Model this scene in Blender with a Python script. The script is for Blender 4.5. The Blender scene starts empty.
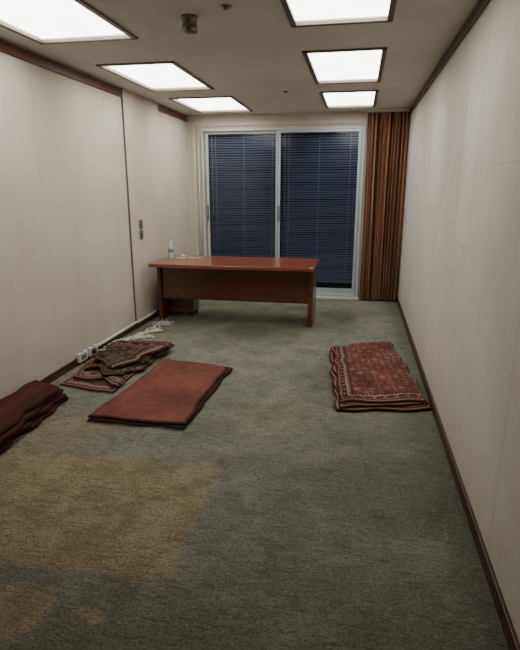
import bpy, bmesh, math, random
from mathutils import Vector, Matrix, noise
random.seed(4)
XL,XR,YB,YF,H=-2.5,0.62,7.65,-1.6,2.6
COL=bpy.context.collection
# ---------------------------------------------------------------- materials
def s2l(c): return tuple((v/255/12.92) if v/255<=.04045 else ((v/255+.055)/1.055)**2.4 for v in c)
def base(name):
    m=bpy.data.materials.new(name); m.use_nodes=True
    nt=m.node_tree; b=nt.nodes['Principled BSDF']; return m,nt,b
def N(nt,t,**k):
    n=nt.nodes.new(t)
    for a,v in k.items(): setattr(n,a,v)
    return n
def mathn(nt,op,a,b=None,c=None,clamp=False):
    n=nt.nodes.new('ShaderNodeMath'); n.operation=op; n.use_clamp=clamp
    for i,v in enumerate((a,b,c)):
        if v is None: continue
        if isinstance(v,(int,float)): n.inputs[i].default_value=v
        else: nt.links.new(v,n.inputs[i])
    return n.outputs[0]
def mixc(nt,fac,a,b,mode='MIX'):
    n=nt.nodes.new('ShaderNodeMix'); n.data_type='RGBA'; n.blend_type=mode
    if isinstance(fac,(int,float)): n.inputs[0].default_value=fac
    else: nt.links.new(fac,n.inputs[0])
    for i,v in ((6,a),(7,b)):
        if isinstance(v,tuple): n.inputs[i].default_value=(*v[:3],1)
        else: nt.links.new(v,n.inputs[i])
    return n.outputs[2]
def coords(nt): return N(nt,'ShaderNodeTexCoord').outputs['Object']
def noiset(nt,vec,scale,detail=3,rough=.5,dist=0):
    n=N(nt,'ShaderNodeTexNoise'); nt.links.new(vec,n.inputs['Vector'])
    n.inputs['Scale'].default_value=scale; n.inputs['Detail'].default_value=detail
    n.inputs['Roughness'].default_value=rough; n.inputs['Distortion'].default_value=dist
    return n.outputs['Fac']
def stepn(nt,v,a,b):
    n=N(nt,'ShaderNodeMapRange'); n.interpolation_type='SMOOTHSTEP'
    nt.links.new(v,n.inputs[0]); n.inputs[1].default_value=a; n.inputs[2].default_value=b
    return n.outputs[0]
def bump(nt,b,h,strength,dist):
    n=N(nt,'ShaderNodeBump'); n.inputs['Strength'].default_value=strength; n.inputs['Distance'].default_value=dist
    nt.links.new(h,n.inputs['Height']); nt.links.new(n.outputs[0],b.inputs['Normal'])
def simple(name,col,rough=.5,metal=0,var=.12,scale=8,bstr=0,bscale=200):
    m,nt,b=base(name); c=s2l(col); v=coords(nt)
    f=noiset(nt,v,scale)
    k=mixc(nt,f,tuple(x*(1-var) for x in c),tuple(min(1,x*(1+var)) for x in c))
    nt.links.new(k,b.inputs['Base Color']); b.inputs['Roughness'].default_value=rough; b.inputs['Metallic'].default_value=metal
    if bstr: bump(nt,b,noiset(nt,v,bscale),bstr,.002)
    return m
def wood(name,c1,c2,axis=0,rough=.3,coat=.3):
    m,nt,b=base(name); mp=N(nt,'ShaderNodeMapping'); nt.links.new(coords(nt),mp.inputs[0])
    s=[14,14,14]; s[axis]=1.1; mp.inputs['Scale'].default_value=s
    f=noiset(nt,mp.outputs[0],3,6,.65,1.2)
    k=mixc(nt,stepn(nt,f,.3,.7),s2l(c1),s2l(c2)); nt.links.new(k,b.inputs['Base Color'])
    b.inputs['Roughness'].default_value=rough; b.inputs['Coat Weight'].default_value=coat; b.inputs['Coat Roughness'].default_value=.15
    bump(nt,b,f,.08,.002); return m
def boxmask(nt,a,z,a0,a1,z0,z1,s=.006):
    return mathn(nt,'MULTIPLY',mathn(nt,'MULTIPLY',stepn(nt,a,a0-s,a0+s),mathn(nt,'SUBTRACT',1,stepn(nt,a,a1-s,a1+s))),mathn(nt,'MULTIPLY',stepn(nt,z,z0-s,z0+s),mathn(nt,'SUBTRACT',1,stepn(nt,z,z1-s,z1+s))))
def wallmat(name,col,axis,seams,dirt=1,patches=()):
    m,nt,b=base(name); v=coords(nt); c=s2l(col)
    sx=N(nt,'ShaderNodeSeparateXYZ'); nt.links.new(v,sx.inputs[0]); a=sx.outputs[axis]; z=sx.outputs[2]
    big=noiset(nt,v,.9,4,.6,.6); k=mixc(nt,stepn(nt,big,.3,.75),c,tuple(x*.84 for x in c))
    yel=noiset(nt,v,2.3,5,.65); k=mixc(nt,mathn(nt,'MULTIPLY',stepn(nt,yel,.5,.75),.5*dirt),k,(c[0]*.88,c[1]*.79,c[2]*.66))
    mp=N(nt,'ShaderNodeMapping'); nt.links.new(v,mp.inputs[0]); mp.inputs['Scale'].default_value=(9,9,.5)
    st=noiset(nt,mp.outputs[0],1,4); k=mixc(nt,mathn(nt,'MULTIPLY',stepn(nt,st,.5,.8),.2*dirt),k,tuple(x*.65 for x in c))
    for (a0,a1,z0,z1,am) in patches:
        q=boxmask(nt,a,z,a0,a1,z0,z1); k=mixc(nt,mathn(nt,'MULTIPLY',q,abs(am)),k,tuple(min(1,x*1.12) for x in c) if am>0 else tuple(x*.7 for x in c))
        q2=mathn(nt,'SUBTRACT',boxmask(nt,a,z,a0-.006,a1+.006,z0-.006,z1+.006,.004),boxmask(nt,a,z,a0+.002,a1-.002,z0+.002,z1-.002,.004))
        k=mixc(nt,mathn(nt,'MULTIPLY',q2,.3),k,tuple(x*.5 for x in c))
    seam=None
    for s in seams:
        d=mathn(nt,'ABSOLUTE',mathn(nt,'SUBTRACT',a,s)); q=mathn(nt,'SUBTRACT',1,stepn(nt,d,.0015,.006))
        seam=q if seam is None else mathn(nt,'MAXIMUM',seam,q)
    if seam is not None: k=mixc(nt,mathn(nt,'MULTIPLY',seam,.35),k,tuple(x*.4 for x in c))
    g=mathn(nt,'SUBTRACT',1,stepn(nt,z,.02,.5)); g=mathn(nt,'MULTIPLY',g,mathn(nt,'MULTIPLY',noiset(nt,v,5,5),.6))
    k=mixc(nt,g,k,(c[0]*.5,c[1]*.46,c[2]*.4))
    sc=noiset(nt,v,9,6,.8); k=mixc(nt,mathn(nt,'MULTIPLY',stepn(nt,sc,.62,.76),.35*dirt),k,tuple(x*.55 for x in c))
    nt.links.new(k,b.inputs['Base Color']); b.inputs['Roughness'].default_value=.85
    mp=N(nt,'ShaderNodeMapping'); nt.links.new(v,mp.inputs[0]); mp.inputs['Scale'].default_value=(260,260,90)
    bump(nt,b,noiset(nt,mp.outputs[0],1,2),.25,.001); return m
def carpetmat():
    m,nt,b=base('carpet_grey_green'); v=coords(nt)
    sx=N(nt,'ShaderNodeSeparateXYZ'); nt.links.new(v,sx.inputs[0]); X,Y=sx.outputs[0],sx.outputs[1]
    big=noiset(nt,v,1.3,5,.65,.4); mid=noiset(nt,v,5,7,.75,.5); fine=noiset(nt,v,75,4,.75)
    k=mixc(nt,stepn(nt,big,.3,.7),s2l((128,129,113)),s2l((156,155,138)))
    k=mixc(nt,mathn(nt,'MULTIPLY',stepn(nt,mid,.42,.68),.55),k,s2l((100,100,85)))
    wob=mathn(nt,'MULTIPLY',mathn(nt,'SUBTRACT',noiset(nt,v,6,6,.75),.5),.26)
    Xw=mathn(nt,'ADD',X,wob); Yw=mathn(nt,'ADD',Y,wob)
    r=mathn(nt,'MULTIPLY',mathn(nt,'SUBTRACT',1,stepn(nt,Xw,-.78,-.66)),mathn(nt,'MULTIPLY',stepn(nt,Yw,1.66,1.76),mathn(nt,'SUBTRACT',1,stepn(nt,Yw,2.55,2.75))))
    br=mixc(nt,stepn(nt,mid,.35,.65),s2l((188,168,128)),s2l((150,133,98)))
    k=mixc(nt,mathn(nt,'MULTIPLY',r,mathn(nt,'ADD',.6,mathn(nt,'MULTIPLY',mid,.4))),k,br)
    k=mixc(nt,mathn(nt,'MULTIPLY',mathn(nt,'SUBTRACT',1,stepn(nt,Yw,1.3,1.9)),.35),k,s2l((112,106,86)))
    for cx,cy,rad,amt in ((-1.27,1.46,.19,.75),(-.95,1.5,.07,.6),(-1.9,2.95,.35,.4),(-2.2,5.3,.22,.5),(-1.2,5.6,.35,-.5),(-.2,6.6,.3,-.5),(.2,2.6,.5,-.3),(-.75,6.9,.25,-.4),(-.5,1.1,.5,-.25),(-.6,3.4,.4,.2),(-1.4,5.1,.3,-.35),(-.3,4.2,.3,-.25)):
        dx=mathn(nt,'SUBTRACT',Xw,cx); dy=mathn(nt,'SUBTRACT',Yw,cy)
        d=mathn(nt,'SQRT',mathn(nt,'ADD',mathn(nt,'MULTIPLY',dx,dx),mathn(nt,'MULTIPLY',dy,dy)))
        q=mathn(nt,'MULTIPLY',mathn(nt,'SUBTRACT',1,stepn(nt,d,rad*.6,rad)),abs(amt))
        k=mixc(nt,q,k,br if amt>0 else s2l((90,90,77)))
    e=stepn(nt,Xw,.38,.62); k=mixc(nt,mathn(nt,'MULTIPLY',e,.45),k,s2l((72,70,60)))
    mp=N(nt,'ShaderNodeMapping'); nt.links.new(v,mp.inputs[0]); mp.inputs['Scale'].default_value=(9,34,10); mp.inputs['Rotation'].default_value=(0,0,.25)
    stk=noiset(nt,mp.outputs[0],1,6,.75,.8)
    k=mixc(nt,mathn(nt,'MULTIPLY',stepn(nt,fine,.42,.66),.6),k,s2l((62,62,52)))
    f2=noiset(nt,v,30,6,.85); k=mixc(nt,mathn(nt,'MULTIPLY',stepn(nt,f2,.52,.70),.5),k,s2l((188,184,162)))
    k=mixc(nt,mathn(nt,'MULTIPLY',stepn(nt,stk,.48,.66),.42),k,s2l((70,70,59)))
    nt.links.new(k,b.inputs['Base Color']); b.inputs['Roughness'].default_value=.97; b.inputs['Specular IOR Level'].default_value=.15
    hh=mathn(nt,'ADD',mathn(nt,'ADD',fine,mathn(nt,'MULTIPLY',f2,.8)),mathn(nt,'MULTIPLY',stk,-1.2)); bump(nt,b,hh,1,.014); return m
def emis(name,col,st):
    m,nt,b=base(name); v=coords(nt); b.inputs['Base Color'].default_value=(.8,.8,.8,1)
    f=noiset(nt,v,6,4,.6)
    nt.links.new(mixc(nt,stepn(nt,f,.35,.75),col,tuple(x*.8 for x in col)),b.inputs['Emission Color']); b.inputs['Emission Strength'].default_value=st
    return m
def glassm():
    m=bpy.data.materials.new('window_glass'); m.use_nodes=True; nt=m.node_tree; nt.nodes.clear()
    o=N(nt,'ShaderNodeOutputMaterial'); mx=N(nt,'ShaderNodeMixShader'); t=N(nt,'ShaderNodeBsdfTransparent'); g=N(nt,'ShaderNodeBsdfGlossy')
    t.inputs[0].default_value=(.9,.94,.97,1); g.inputs['Roughness'].default_value=.12
    fr=N(nt,'ShaderNodeFresnel'); fr.inputs[0].default_value=1.35
    nt.links.new(fr.outputs[0],mx.inputs[0]); nt.links.new(t.outputs[0],mx.inputs[1]); nt.links.new(g.outputs[0],mx.inputs[2]); nt.links.new(mx.outputs[0],o.inputs[0]); return m
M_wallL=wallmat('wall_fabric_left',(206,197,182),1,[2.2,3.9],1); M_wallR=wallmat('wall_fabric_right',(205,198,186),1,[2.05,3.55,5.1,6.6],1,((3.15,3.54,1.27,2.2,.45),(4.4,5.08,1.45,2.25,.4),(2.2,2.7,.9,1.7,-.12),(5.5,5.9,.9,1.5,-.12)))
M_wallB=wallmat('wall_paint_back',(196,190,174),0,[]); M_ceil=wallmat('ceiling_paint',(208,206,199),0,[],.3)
M_carpet=carpetmat()
M_trim=wood('dark_wood_trim',(72,42,30),(46,26,19),1,.45,.1)
M_trimL=wood('red_brown_wood_trim',(112,60,38),(76,40,27),1,.45,.1)
M_desk=wood('mahogany_veneer',(140,72,48),(104,50,34),0,.28,.5)
M_deskp=wood('mahogany_panel',(104,48,34),(76,34,26),0,.32,.4)
M_dark=simple('dark_brown_strip',(48,28,24),.5)  # darker brown for the strip along the modesty panel's top edge
M_seam=simple('dark_seam',(104,94,82),.8)
M_white=simple('white_painted_aluminium',(190,190,184),.4,var=.05)
M_blueish=simple('sash_aluminium',(174,186,196),.35,.2,var=.05)
M_slat=simple('blue_grey_slat',(122,126,150),.45,0,var=.25,scale=1.3)
M_cord=simple('blind_cord',(190,196,210),.8)
M_night=simple('night_exterior',(22,24,32),.8)
M_glass=glassm()
M_lightframe=simple('bronze_light_frame',(112,100,88),.4,.4)
M_lightin=simple('light_inner_wall',(200,200,196),.5)
M_diff=emis('light_diffuser',(1,.988,.95),8.8)
M_plast=simple('white_plastic',(215,213,205),.4,var=.04)
M_cab=simple('cable_grey_white',(215,213,204),.5)
M_grey=simple('grey_plate',(120,122,122),.4,.3)
M_blk=simple('black_plastic',(25,25,26),.4)
M_brass=simple('aged_metal',(120,112,96),.4,.6)
M_fringe=simple('rug_fringe',(84,66,52),.9)
M_paper=simple('yellowed_paper',(190,180,130),.7)
M_label=simple('blue_label',(110,130,150),.5)
def clearm():
    m,nt,b=base('clear_bottle_plastic'); f=noiset(nt,coords(nt),20)
    nt.links.new(mixc(nt,f,(.8,.88,.9),(.88,.93,.95)),b.inputs['Base Color']); b.inputs['Roughness'].default_value=.12; b.inputs['Transmission Weight'].default_value=.65; b.inputs['IOR'].default_value=1.3; return m
M_clear=clearm()
def curtm():
    m,nt,b=base('brown_curtain_fabric'); v=coords(nt); mp=N(nt,'ShaderNodeMapping'); nt.links.new(v,mp.inputs[0]); mp.inputs['Scale'].default_value=(22,22,.12)
    f=noiset(nt,mp.outputs[0],1.4,3,.6); f2=noiset(nt,mp.outputs[0],1.9,2,.6)
    k=mixc(nt,stepn(nt,f,.4,.6),s2l((60,38,28)),s2l((142,92,62)))
    k=mixc(nt,mathn(nt,'MULTIPLY',stepn(nt,f2,.54,.64),.8),k,s2l((192,150,118)))
    nt.links.new(k,b.inputs['Base Color']); b.inputs['Roughness'].default_value=.7
    bump(nt,b,noiset(nt,v,300,2),.2,.001); return m
M_curt=curtm()
def rugm():
    m,nt,b=base('woven_rug_wool'); a=N(nt,'ShaderNodeVertexColor'); a.layer_name='Col'
    f=noiset(nt,coords(nt),160,3,.7); k=mixc(nt,mathn(nt,'MULTIPLY',stepn(nt,f,.35,.7),.35),a.outputs[0],(.02,.015,.012))
    nt.links.new(k,b.inputs['Base Color']); b.inputs['Roughness'].default_value=.95; b.inputs['Specular IOR Level'].default_value=.15
    bump(nt,b,f,.6,.004); return m
M_rug=rugm()
# ---------------------------------------------------------------- builder
class B:
    def __init__(s,name): s.bm=bmesh.new(); s.name=name; s.mats=[]
    def mi(s,m):
        if m not in s.mats: s.mats.append(m)
        return s.mats.index(m)
    def box(s,a,b,m,bev=0):
        lo=Vector([min(a[i],b[i]) for i in range(3)]); hi=Vector([max(a[i],b[i]) for i in range(3)])
        r=bmesh.ops.create_cube(s.bm,size=1); vs=r['verts']
        for v in vs: v.co=Vector([(lo[i]+hi[i])/2+v.co[i]*(hi[i]-lo[i]) for i in range(3)])
        fs=list({f for v in vs for f in v.link_faces})
        k=s.mi(m)
        for f in fs: f.material_index=k
        if bev:
            es=list({e for v in vs for e in v.link_edges})
            r=bmesh.ops.bevel(s.bm,geom=es,offset=bev,segments=2,affect='EDGES',profile=.5)
            for f in r['faces']: f.material_index=k
        return s
    def lathe(s,prof,c,m,seg=24):
        k=s.mi(m); rings=[]
        for r,z in prof:
            rings.append([s.bm.verts.new((c[0]+r*math.cos(2*math.pi*i/seg),c[1]+r*math.sin(2*math.pi*i/seg),c[2]+z)) for i in range(seg)])
        for a,b2 in zip(rings,rings[1:]):
            for i in range(seg):
                f=s.bm.faces.new((a[i],a[(i+1)%seg],b2[(i+1)%seg],b2[i])); f.material_index=k; f.smooth=True
        for rg,fl in ((rings[0],True),(rings[-1],False)):
            f=s.bm.faces.new(rg[::-1] if fl else rg); f.material_index=k
        return s
    def quad(s,p,m,smooth=False):
        f=s.bm.faces.new([s.bm.verts.new(q) for q in p]); f.material_index=s.mi(m); f.smooth=smooth
    def tube(s,pts,r,m,seg=6):
        k=s.mi(m); rings=[]; pts=[Vector(p) for p in pts]
        for i,p in enumerate(pts):
            d=(pts[min(i+1,len(pts)-1)]-pts[max(i-1,0)]).normalized()
            u=d.cross(Vector((0,0,1)) if abs(d.z)<.9 else Vector((1,0,0))).normalized(); w=d.cross(u)
            rings.append([s.bm.verts.new(p+r*(math.cos(2*math.pi*j/seg)*u+math.sin(2*math.pi*j/seg)*w)) for j in range(seg)])
        for a,b2 in zip(rings,rings[1:]):
            for j in range(seg):
                f=s.bm.faces.new((a[j],a[(j+1)%seg],b2[(j+1)%seg],b2[j])); f.material_index=k; f.smooth=True
        s.bm.faces.new(rings[0][::-1]).material_index=k; s.bm.faces.new(rings[-1]).material_index=k
        return s
    def done(s,parent=None):
        bmesh.ops.recalc_face_normals(s.bm,faces=s.bm.faces)
        me=bpy.data.meshes.new(s.name); s.bm.to_mesh(me); s.bm.free()
        for m in s.mats: me.materials.append(m)
        o=bpy.data.objects.new(s.name,me); COL.objects.link(o)
        if parent: o.parent=parent
        return o
def empty(name):
    o=bpy.data.objects.new(name,None); COL.objects.link(o); return o
def spline(pts,n=10):
    out=[]; P=[Vector(p) for p in pts]
    for i in range(len(P)-1):
        p0,p1,p2,p3=P[max(i-1,0)],P[i],P[i+1],P[min(i+2,len(P)-1)]
        for j in range(n):
            t=j/n; out.append(.5*((2*p1)+(-p0+p2)*t+(2*p0-5*p1+4*p2-p3)*t*t+(-p0+3*p1-3*p2+p3)*t**3))
    return out+[P[-1]]
# ---------------------------------------------------------------- room
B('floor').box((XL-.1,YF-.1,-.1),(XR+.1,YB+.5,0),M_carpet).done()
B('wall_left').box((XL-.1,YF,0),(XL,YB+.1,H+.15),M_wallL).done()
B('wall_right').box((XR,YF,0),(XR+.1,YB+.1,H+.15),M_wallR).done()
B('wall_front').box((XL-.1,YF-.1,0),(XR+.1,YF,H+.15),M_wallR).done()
WX0,WX1,WZ0,WZ1=-2.27,.045,.06,2.40
B('wall_back').box((XL,YB,0),(WX0,YB+.12,H+.15),M_wallB).box((WX1,YB,0),(XR,YB+.12,H+.15),M_wallB).box((WX0,YB,WZ1),(WX1,YB+.12,H+.15),M_wallB).box((WX0,YB,0),(WX1,YB+.12,WZ0),M_wallB).done()
CX=XL+.018
B('wall_column').box((XL,5.50,0),(CX,6.50,H),M_wallL,.003).box((XL,5.492,0),(CX+.001,5.50,H),M_seam).done()
holes=[(-2.29,-1.56,2.5,3.75),(-2.23,-1.55,4.46,5.70),(-2.22,-1.47,6.19,7.38)]+[(-.47,.15,a,b) for a,b in ((2.42,3.67),(4.33,5.60),(6.1,7.28))]
c=B('ceiling'); xs=sorted({XL-.1,XR+.1}|{h[0] for h in holes}|{h[1] for h in holes}); ys=sorted({YF-.1,YB+.12}|{h[2] for h in holes}|{h[3] for h in holes})
for i in range(len(xs)-1):
    for j in range(len(ys)-1):
        cx,cy=(xs[i]+xs[i+1])/2,(ys[j]+ys[j+1])/2
        if any(h[0]<cx<h[1] and h[2]<cy<h[3] for h in holes): continue
        c.quad([(xs[i],ys[j],H),(xs[i],ys[j+1],H),(xs[i+1],ys[j+1],H),(xs[i+1],ys[j],H)],M_ceil)
bmesh.ops.remove_doubles(c.bm,verts=c.bm.verts,dist=1e-4)
for z in (H+.14,): c.box((XL-.1,YF-.1,z),(XR+.1,YB+.12,z+.04),M_ceil)
c.done()
for h in holes:
    x0,x1,y0,y1=h; o=B('ceiling_light_panel'); w=.03
    for a,b in (((x0-.006,y0-.006),(x0+w,y1+.006)),((x1-w,y0-.006),(x1+.006,y1+.006)),((x0,y0-.006),(x1,y0+w)),((x0,y1-w),(x1,y1+.006))):
        o.box((*a,H-.012),(*b,H+.012),M_lightframe,.003)
    for a,b in (((x0+.012,y0+.012),(x0+w-.004,y1-.012)),((x1-w+.004,y0+.012),(x1-.012,y1-.012)),((x0+.012,y0+.012),(x1-.012,y0+w-.004)),((x0+.012,y1-w+.004),(x1-.012,y1-.012))):
        o.box((*a,H+.01),(*b,H+.09),M_lightin)
    o.box((x0+.02,y0+.02,H+.02),(x1-.02,y1-.02,H+.035),M_diff)
    o.done()
# trims
B('trim_1').box((XR-.018,YF,H-.075),(XR,YB-.08,H),M_trim,.003).done()
t=B('trim_2').box((XL,YF,H-.09),(XL+.016,5.492,H-.012),M_trimL,.003).box((XL,6.50,H-.09),(XL+.016,YB,H-.012),M_trimL,.003).done()
B('baseboard_right').box((XR-.016,YF,0),(XR,YB-.1,.075),M_trim,.003).done()
B('baseboard_left').box((XL,YF,0),(XL+.014,5.492,.07),M_trim,.003).box((CX,5.492,0),(CX+.012,6.50,.07),M_trim,.003).box((XL,6.50,0),(XL+.014,YB,.07),M_trim,.003).done()
# ---------------------------------------------------------------- window
W=empty('window_1')
f=B('outer_frame')
def ring(o,x0,x1,z0,z1,w,ya,yb,m,wb=None,wt=None):
    wb=w if wb is None else wb; wt=w if wt is None else wt
    o.box((x0,ya,z0),(x0+w,yb,z1),m,.004); o.box((x1-w,ya,z0),(x1,yb,z1),m,.004)
    o.box((x0+w,ya,z1-wt),(x1-w,yb,z1),m,.004); o.box((x0+w,ya,z0),(x1-w,yb,z0+wb),m,.004)
ring(f,-2.42,.06,.0,2.50,.06,YB-.02,YB,M_wallB)
ring(f,-2.27,.045,.03,2.40,.03,YB-.05,YB+.10,M_white)
f.box((-2.40,YB-.10,0),(.06,YB-.02,.03),M_white,.004)
f.tube([(-2.32,YB-.035,.03),(-2.32,YB-.035,2.45)],.012,M_white)
f.done(W)
for n,(x0,x1,ya) in enumerate(((-2.235,-1.14,YB+.0),(-1.165,.01,YB-.045))):
    s=B('sash_%d'%(n+1)); ring(s,x0,x1,.075,2.37,.05,ya,ya+.035,M_blueish if n else M_white,.08,.035)
    s.box((x0+.008,ya-.004,.09),(x0+.014,ya,2.36),M_grey); s.box((x1-.014,ya-.003,.09),(x1-.009,ya,2.36),M_grey)
    s.done(W)
    g=B('glass_%d'%(n+1)); g.box((x0+.05,ya+.014,.155),(x1-.05,ya+.02,2.335),M_glass); g.done(W)
    hx=x0+.03; h=B('handle_%d'%(n+1)); h.box((hx-.014,ya-.012,1.12),(hx+.014,ya,1.34),M_grey,.004)
    h.tube([(hx,ya-.01,1.23),(hx,ya-.045,1.23),(hx,ya-.05,1.22),(hx,ya-.05,1.12)],.009,M_grey,8); h.done(W)
B('track').box((-2.24,YB-.055,.055),(0.01,YB+.09,.08),M_white,.003).done(W)
B('night_backdrop').box((-2.27,YB+.17,0),(.055,YB+.19,2.5),M_night).done(W)  # opaque dark sheet behind the blinds, coloured to stand in for night outside
B('reveal').box((-2.30,YB+.10,0),(-2.27,YB+.2,2.45),M_white).box((.055,YB+.10,0),(.085,YB+.2,2.45),M_white).box((-2.3,YB+.1,2.42),(.085,YB+.2,2.45),M_white).box((-2.3,YB+.1,0),(.085,YB+.2,.03),M_white).done(W)
for x0,x1,zb in ((-2.19,-1.145,.12),(-1.115,-.035,.25)):
    o=B('venetian_blind'); y=YB+.08; z=2.33
    o.box((x0,y-.02,2.335),(x1,y+.02,2.37),M_slat,.003)
    k=o.mi(M_slat); nn=0
    while z>zb:
        tilt=math.radians(34+4*math.sin(nn*.9+x0)); prev=None
        for j in range(5):
            t=(j/4-.5); vv=[]
            for i in range(13):
                q=i/12; sag=.0015*math.sin(nn*1.7+q*5)+.001*math.sin(nn*.61-q*9)
                yy=y+t*.036*math.cos(tilt); zz=z+t*.036*math.sin(tilt)+.003*(1-4*t*t)+sag
                vv.append(o.bm.verts.new((x0+(x1-x0)*q,yy,zz)))
            if prev:
                for i in range(12):
                    fc=o.bm.faces.new((prev[i],prev[i+1],vv[i+1],vv[i])); fc.material_index=k; fc.smooth=True
            prev=vv
        z-=.034; nn+=1
    o.box((x0,y-.015,zb-.03),(x1,y+.015,zb-.012),M_slat,.003)
    for q in (.1,.5,.9):
        xx=x0+(x1-x0)*q; o.box((xx-.002,y-.024,zb-.02),(xx+.002,y-.0225,2.34),M_cord)
    o.tube([(x0+.05,y-.027,2.33),(x0+.052,y-.027,1.2)],.003,M_cord)
    o.done(W)
# ---------------------------------------------------------------- curtain
o=B('pleated_curtain'); k=o.mi(M_curt); cols=260; rows=14; x0,x1=.075,.60; grid=[]
for j in range(rows+1):
    z=.03+(2.57-.03)*j/rows; r=[]
    for i in range(cols+1):
        u=i/cols; ph=u*2*math.pi*11+1.2*math.sin(u*9)
        amp=.034+.014*math.sin(u*23+1)+.005*math.sin(z*2+u*8)
        x=x0+(x1-x0)*u+.006*math.sin(2*ph)+.005*math.sin(z*1.7+u*5)
        r.append(o.bm.verts.new((x,YB-.12+amp*math.sin(ph),z)))
    grid.append(r)
for j in range(rows):
    for i in range(cols):
        fc=o.bm.faces.new((grid[j][i],grid[j][i+1],grid[j+1][i+1],grid[j+1][i])); fc.material_index=k; fc.smooth=True
o.box((.06,YB-.15,2.56),(.60,YB-.08,2.6),M_white,.003)
o.done()
# ---------------------------------------------------------------- desk
D=empty('office_desk')
DX0,DX1=-2.385,-.445
o=B('desktop'); n=24; top=[]
def outline():
    pts=[]; r=.05
    for i in range(n+1):
        t=i/n; x=DX0+r+(DX1-DX0-2*r)*t; pts.append((x,5.655-.02*math.sin(math.pi*t)))
    for i in range(1,7): a=-math.pi/2+i/6*math.pi/2; pts.append((DX1-r+r*math.cos(a),5.655+r+r*math.sin(a)))
    for i in range(7): a=i/6*math.pi/2; pts.append((DX1-r+r*math.cos(a),6.50-r+r*math.sin(a)))
    for i in range(7): a=math.pi/2+i/6*math.pi/2; pts.append((DX0+r+r*math.cos(a),6.50-r+r*math.sin(a)))
    for i in range(6): a=math.pi+i/6*math.pi/2; pts.append((DX0+r+r*math.cos(a),5.655+r+r*math.sin(a)))
    return pts
pl=outline(); cx,cy=(DX0+DX1)/2,6.07; rings=[]
for z,s in ((.700,-.006),(.704,0),(.736,0),(.740,-.006)):
    rings.append([o.bm.verts.new((x+(-s if x<cx else s)*1.0,y+(-s if y<cy else s),z)) for x,y in pl])
k=o.mi(M_desk)
for a,b in zip(rings,rings[1:]):
    for i in range(len(pl)): o.bm.faces.new((a[i],a[(i+1)%len(pl)],b[(i+1)%len(pl)],b[i])).material_index=k
o.bm.faces.new(rings[-1]).material_index=k; o.bm.faces.new(rings[0][::-1]).material_index=k
o.done(D)
B('end_panel_left').box((-2.375,5.92,0),(-2.33,6.42,.70),M_deskp,.003).done(D)
B('end_panel_right').box((-.53,5.90,0),(-.47,6.40,.70),M_deskp,.008).done(D)
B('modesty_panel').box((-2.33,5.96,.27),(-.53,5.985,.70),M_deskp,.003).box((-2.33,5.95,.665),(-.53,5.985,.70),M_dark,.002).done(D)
p=B('drawer_pedestal').box((-2.31,6.16,.06),(-2.0,6.40,.62),M_deskp,.004)
for i in range(3): p.box((-2.30,6.40,.07+i*.185),(-2.01,6.415,.235+i*.185),M_deskp,.003).tube([(-2.20,6.415,.16+i*.185),(-2.20,6.435,.16+i*.185),(-2.11,6.435,.16+i*.185),(-2.11,6.415,.16+i*.185)],.004,M_grey)
for x in (-2.28,-2.03):
    for y in (6.19,6.36): p.lathe([(.018,0),(.02,.01),(.02,.045),(.01,.06)],(x,y,0),M_blk,12)
p.done(D)
# items on desk
b=B('water_bottle'); b.lathe([(.02,0),(.034,.004),(.035,.03),(.033,.05),(.035,.07),(.035,.14),(.033,.16),(.022,.19),(.013,.205),(.013,.213)],(-2.27,6.16,.7405),M_clear)
b.lathe([(.0358,.08),(.0358,.125)],(-2.27,6.16,.7405),M_label); b.lathe([(.015,.21),(.0155,.212),(.0155,.227),(.014,.229)],(-2.27,6.16,.7405),M_plast); b.done()
b=B('paper_cup_tray').box((-2.20,6.13,.7405),(-2.08,6.22,.752),M_paper,.003).lathe([(.018,0),(.022,.02),(.024,.035),(.021,.034)],(-2.12,6.18,.753),M_plast); b.done()
b=B('desk_cable'); pts=[(-2.08+.05*math.cos(a*.8)+.015*a,6.25+.04*math.sin(a*.9),.745) for a in range(12)]; b.tube(spline(pts,5),.0035,M_plast); b.done()
# ---------------------------------------------------------------- wall bits
b=B('light_switch_plate')
for z0 in (1.01,1.13): b.box((CX,5.72,z0),(CX+.01,5.81,z0+.105),M_grey,.003); b.box((CX+.01,5.74,z0+.03),(CX+.014,5.79,z0+.075),M_brass,.001)
b.done()
b=B('power_outlet')
for y0 in (4.15,4.34):
    b.box((-2.486,y0,.03),(-2.455,y0+.15,.115),M_plast,.005)
    b.lathe([(.02,0),(.02,.002)],(-2.47,y0+.075,.115),M_grey)
    b.box((-2.455,y0+.03,.05),(-2.452,y0+.12,.095),M_grey,.001)
b.box((-2.455,4.37,.055),(-2.42,4.41,.09),M_blk,.004); b.done()
b=B('cable_trunking').box((-2.486,4.52,.072),(-2.465,5.492,.095),M_cab,.003).box((CX+.012,5.492,.072),(CX+.03,6.05,.095),M_cab,.003); b.done()
b=B('floor_cable')
for s in range(4):
    pts=[(-2.43,4.46+.1*s,.06),(-2.40,4.70+.12*s,.02),(-2.38,5.0+.05*s,.006)]
    for q in range(8): pts.append((-2.27+.13*math.sin(q*1.9+s*1.3)*(1 if q%2 else .5)+.012*s,5.12+.11*q+.08*math.cos(q*2.2+s),.006+.004*s))
    b.tube(spline(pts,8),.005,M_cab)
b.done()
b=B('power_strip').box((-2.36,5.02,.001),(-2.31,5.26,.035),M_plast,.006)
for q in range(4): b.lathe([(.016,0),(.017,.002),(.010,.002),(.010,.001)],(-2.335,5.05+.06*q,.035),M_grey,16)
b.done()
b=B('smoke_detector'); b.lathe([(.046,0),(.05,-.004),(.05,-.02),(.044,-.024),(.044,-.06),(.05,-.066),(.05,-.082),(.043,-.092),(.02,-.096)],(-1.06,3.37,H),M_brass,32); b.done()
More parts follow.
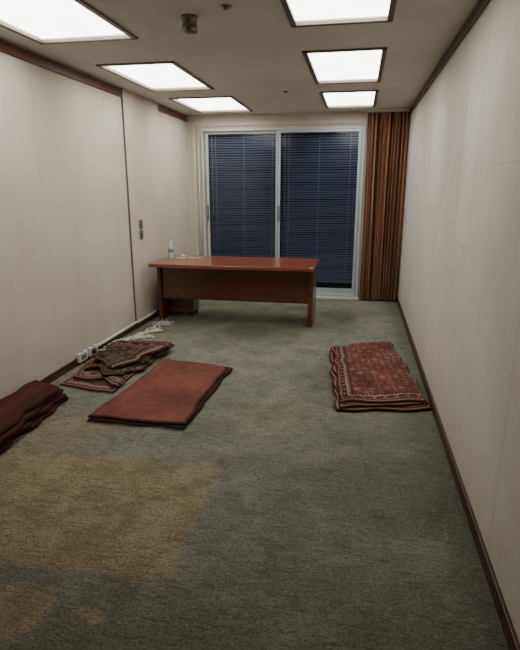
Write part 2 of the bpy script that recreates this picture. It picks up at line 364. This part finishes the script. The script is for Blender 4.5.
for x,y in ((-.80,3.24),(-.83,6.0)):
    b=B('ceiling_sprinkler'); b.lathe([(.035,0),(.035,-.004),(.012,-.006),(.010,-.012),(.016,-.014),(.016,-.016)],(x,y,H),M_brass,20); b.done()
# ---------------------------------------------------------------- rugs
def hsh(i,j): return (math.sin(i*127.1+j*311.7)*43758.5453)%1
RED=(104,44,39); DRED=(72,31,29); NAV=(34,32,40); CRM=(146,124,102); BRN=(66,48,38)
def persian(x,y,w,l,bd=.2,cell=.105,field=RED):
    d=min(x,w-x,y,l-y); s=y if min(x,w-x)<min(y,l-y) else x
    if d<.018: return DRED
    if d<.026: return CRM
    if d<.05: return NAV if int(s/.018)%2 else RED
    if d<.058: return CRM
    if d<bd-.05:
        c=(.058+bd-.05)/2; q=(s/.085)%1-.5; a=abs(q)*.085+abs(d-c)
        return CRM if a<.010 else (RED if a<.026 else (BRN if a<.032 else DRED))
    if d<bd-.04: return CRM
    if d<bd-.02: return NAV if int(s/.014)%2 else CRM
    if d<bd: return DRED
    X=x/cell+(.5 if int(y/cell)%2 else 0); fx=X%1-.5; fy=(y/cell)%1-.5; a=abs(fx)+abs(fy); k=hsh(int(X),int(y/cell))
    if a<.10: return field
    if a<.20: return CRM if k>.4 else (120,90,60)
    if a<.30: return NAV
    if a<.36: return (136,112,90)
    if abs(abs(fx)-.5)<.05 or abs(abs(fy)-.5)<.05: return (120,96,78) if k>.5 else BRN
    return field
def rust(x,y,w,l):
    d=min(x,w-x,y,l-y); n_=noise.noise(Vector((x*3,y*3,1)))*.2+noise.noise(Vector((x*14,y*14,5)))*.12+1
    c=(114,68,56) if d>.02 else (80,48,40)
    return tuple(v*n_ for v in c)
def darkrug(x,y,w,l): return persian(x,y,w+.3,l,.13,.09,BRN)
def topR(x,y,w,l):
    c=persian(x+.03,y+.5,w+.35,l+.5,.15,.12)
    n_=1+.25*noise.noise(Vector((x*6,y*6,2))); return tuple(v*n_ for v in c)
def deepred(x,y,w,l):
    n_=noise.noise(Vector((x*4,y*4,3)))*.2+1
    c=(80,38,33) if int((x+.01)/.11)%2 else (66,30,27)
    if min(x,w-x)<.02: c=(54,26,23)
    return tuple(v*n_ for v in c)
def slab(name,cor,z0,t,colf,parent,seed=0,wob=.012,hn=.006,res=.009,fr=(),prof=None):
    A,Bc,C,Dd=[Vector((*c_,0)) for c_ in cor]
    w=((Bc-A).length+(C-Dd).length)/2; l=((Dd-A).length+(C-Bc).length)/2
    nx=max(8,int(w/res)); ny=max(8,int(l/res)); bm=bmesh.new(); cl=bm.loops.layers.float_color.new('Col'); rnd=random.Random(seed)
    def nz(x,y,k,s): return noise.noise(Vector((x*s,y*s,k+seed*7.3)))
    topv=[];botv=[];colr={}
    def P(u,v):
        p=A*(1-u)*(1-v)+Bc*u*(1-v)+C*u*v+Dd*(1-u)*v
        eu=(2*u-1)**3; ev=(2*v-1)**3
        p=p+Vector((eu*wob*nz(1,v*l,2,5)*1.6, ev*wob*nz(u*w,3,4,5)*1.6,0)); return p
    for j in range(ny+1):
        rt=[];rb=[]
        for i in range(nx+1):
            u=i/nx; v=j/ny; p=P(u,v); x=u*w; y=v*l; d=min(x,w-x,y,l-y); q=min(1,d/(t*.6)); e=math.sqrt(max(0,1-(1-q)**2))
            hgt=hn*(nz(x,y,0,4)+.4*nz(x,y,9,13))*min(1,d/.06)
            zz=z0+t*.5+t*.5*e+hgt*1.0
            if prof: zz+=prof(u,v)
            vt=bm.verts.new((p.x,p.y,max(zz,z0+t*.45))); rt.append(vt); colr[vt]=s2l(colf(x,y,w,l))
            if 0<i<nx and 0<j<ny: vb=bm.verts.new((p.x,p.y,z0+t*.5-t*.5*e)); colr[vb]=s2l((60,30,26))
            else: vb=vt
            rb.append(vb)
        topv.append(rt);botv.append(rb)
    for j in range(ny):
        for i in range(nx):
            f=bm.faces.new((topv[j][i],topv[j+1][i],topv[j+1][i+1],topv[j][i+1])); f.smooth=True
            q=[botv[j][i],botv[j][i+1],botv[j+1][i+1],botv[j+1][i]]
            try: bm.faces.new(q).smooth=True
            except ValueError: pass
    for f in bm.faces:
        for lp in f.loops: lp[cl]=(*colr[lp.vert],1)
    mi=1
    for side in fr:
        num=int((w if side in 'bf' else l)/.009)
        for i in range(num):
            q=(i+rnd.random()*.6)/num
            u,v={'b':(q,0),'f':(q,1),'l':(0,q),'r':(1,q)}[side]
            p=P(u,v); dr={'b':(0,1),'f':(0,-1),'l':(-1,0),'r':(1,0)}[side]; L=.012+rnd.random()*.022; a=Vector((dr[0],dr[1],0)); sd=Vector((-dr[1],dr[0],0)); k=rnd.uniform(-.02,.02)
            z1=z0+t*.5; e=p+a*L+sd*k
            vs=[bm.verts.new((p-sd*.003-a*.006)[:2]+(z1,)),bm.verts.new((p+sd*.003-a*.006)[:2]+(z1,)),bm.verts.new((e+sd*.001)[:2]+(max(z0*.5,0)+.004,)),bm.verts.new((e-sd*.001)[:2]+(max(z0*.5,0)+.004,))]
            f=bm.faces.new(vs); f.material_index=mi
    me=bpy.data.meshes.new(name); bm.normal_update(); bm.to_mesh(me); bm.free(); me.materials.append(M_rug); me.materials.append(M_fringe)
    o=bpy.data.objects.new(name,me); COL.objects.link(o); o.parent=parent; return o
R=empty('folded_persian_rug')
slab('bottom_fold',[(-.22,5.02),(.41,5.34),(.60,3.70),(-.09,3.55)],.001,.022,lambda x,y,w,l:persian(x,y,w,l,.1),R,1,.02,fr='l')
slab('middle_fold',[(-.20,5.06),(.395,5.38),(.59,3.75),(-.075,3.58)],.022,.02,lambda x,y,w,l:persian(x,y,w,l,.14),R,2,.025)
slab('top_fold',[(-.18,5.02),(.375,5.33),(.57,3.76),(-.07,3.62)],.041,.02,topR,R,3,.025,.012,.006,fr='f')
R=empty('folded_rust_rug')
slab('bottom_fold',[(-1.72,4.44),(-1.06,4.32),(-1.08,3.07),(-1.82,3.07)],.001,.02,lambda x,y,w,l:tuple(.6*v for v in rust(x,y,w,l)),R,4,.02,fr='bf')
slab('top_fold',[(-1.72,4.40),(-1.09,4.29),(-1.10,3.09),(-1.81,3.09)],.02,.022,rust,R,5,.012,.010)
R=empty('folded_rug_pile')
def hump(f1,ph,am): return lambda u,v: am*(math.sin(v*f1+u*2.5+ph)+.6*math.sin(u*7-v*4+ph))*min(1,8*u,8*(1-u),8*v,8*(1-v))
slab('flat_rug',[(-2.44,4.30),(-1.86,4.40),(-1.87,3.58),(-2.37,3.68)],.001,.016,lambda x,y,w,l:persian(x,y,w,l,.12,.08),R,6,.02,fr='f')
slab('dark_fold_lower',[(-2.38,4.64),(-1.79,4.70),(-1.88,3.70),(-2.30,3.78)],.017,.034,darkrug,R,7,.07,.016,fr='bf',prof=hump(7,0,.008))
slab('dark_fold_middle',[(-2.33,4.70),(-1.76,4.74),(-1.92,3.84),(-2.25,3.90)],.050,.03,lambda x,y,w,l:tuple(.7*v for v in darkrug(x,y,w,l)),R,17,.09,.016,prof=hump(8,1,.010))
slab('dark_fold_upper',[(-2.29,4.72),(-1.80,4.64),(-2.02,3.98),(-2.24,4.02)],.080,.034,lambda x,y,w,l:tuple(.9*v for v in persian(x+.2,y,w+.3,l+.4,.16,.08,BRN)),R,8,.10,.02,.006,fr='b',prof=hump(10,2,.014))
R=empty('folded_red_blanket')
for i in range(4):
    slab('fold_%d'%(i+1),[(-2.475+.01*(i%2),3.52-.015*i),(-2.14-.012*i,3.40-.01*i),(-2.09-.01*i,2.45+.02*i),(-2.47,2.40)],.001+.032*i,.032,deepred,R,10+i,.03,.008,.012)
# ---------------------------------------------------------------- world & camera
w=bpy.data.worlds.new('night'); bpy.context.scene.world=w; w.use_nodes=True; w.node_tree.nodes['Background'].inputs[0].default_value=(.02,.025,.04,1); w.node_tree.nodes['Background'].inputs[1].default_value=.3
cd=bpy.data.cameras.new('camera'); cd.sensor_fit='VERTICAL'; cd.sensor_height=24; cd.lens=518/650*24; cd.clip_start=.02
co=bpy.data.objects.new('camera',cd); COL.objects.link(co); co.location=(0,0,1.6); co.rotation_euler=(math.radians(90-14.9),0,math.radians(10.5))
bpy.context.scene.camera=co
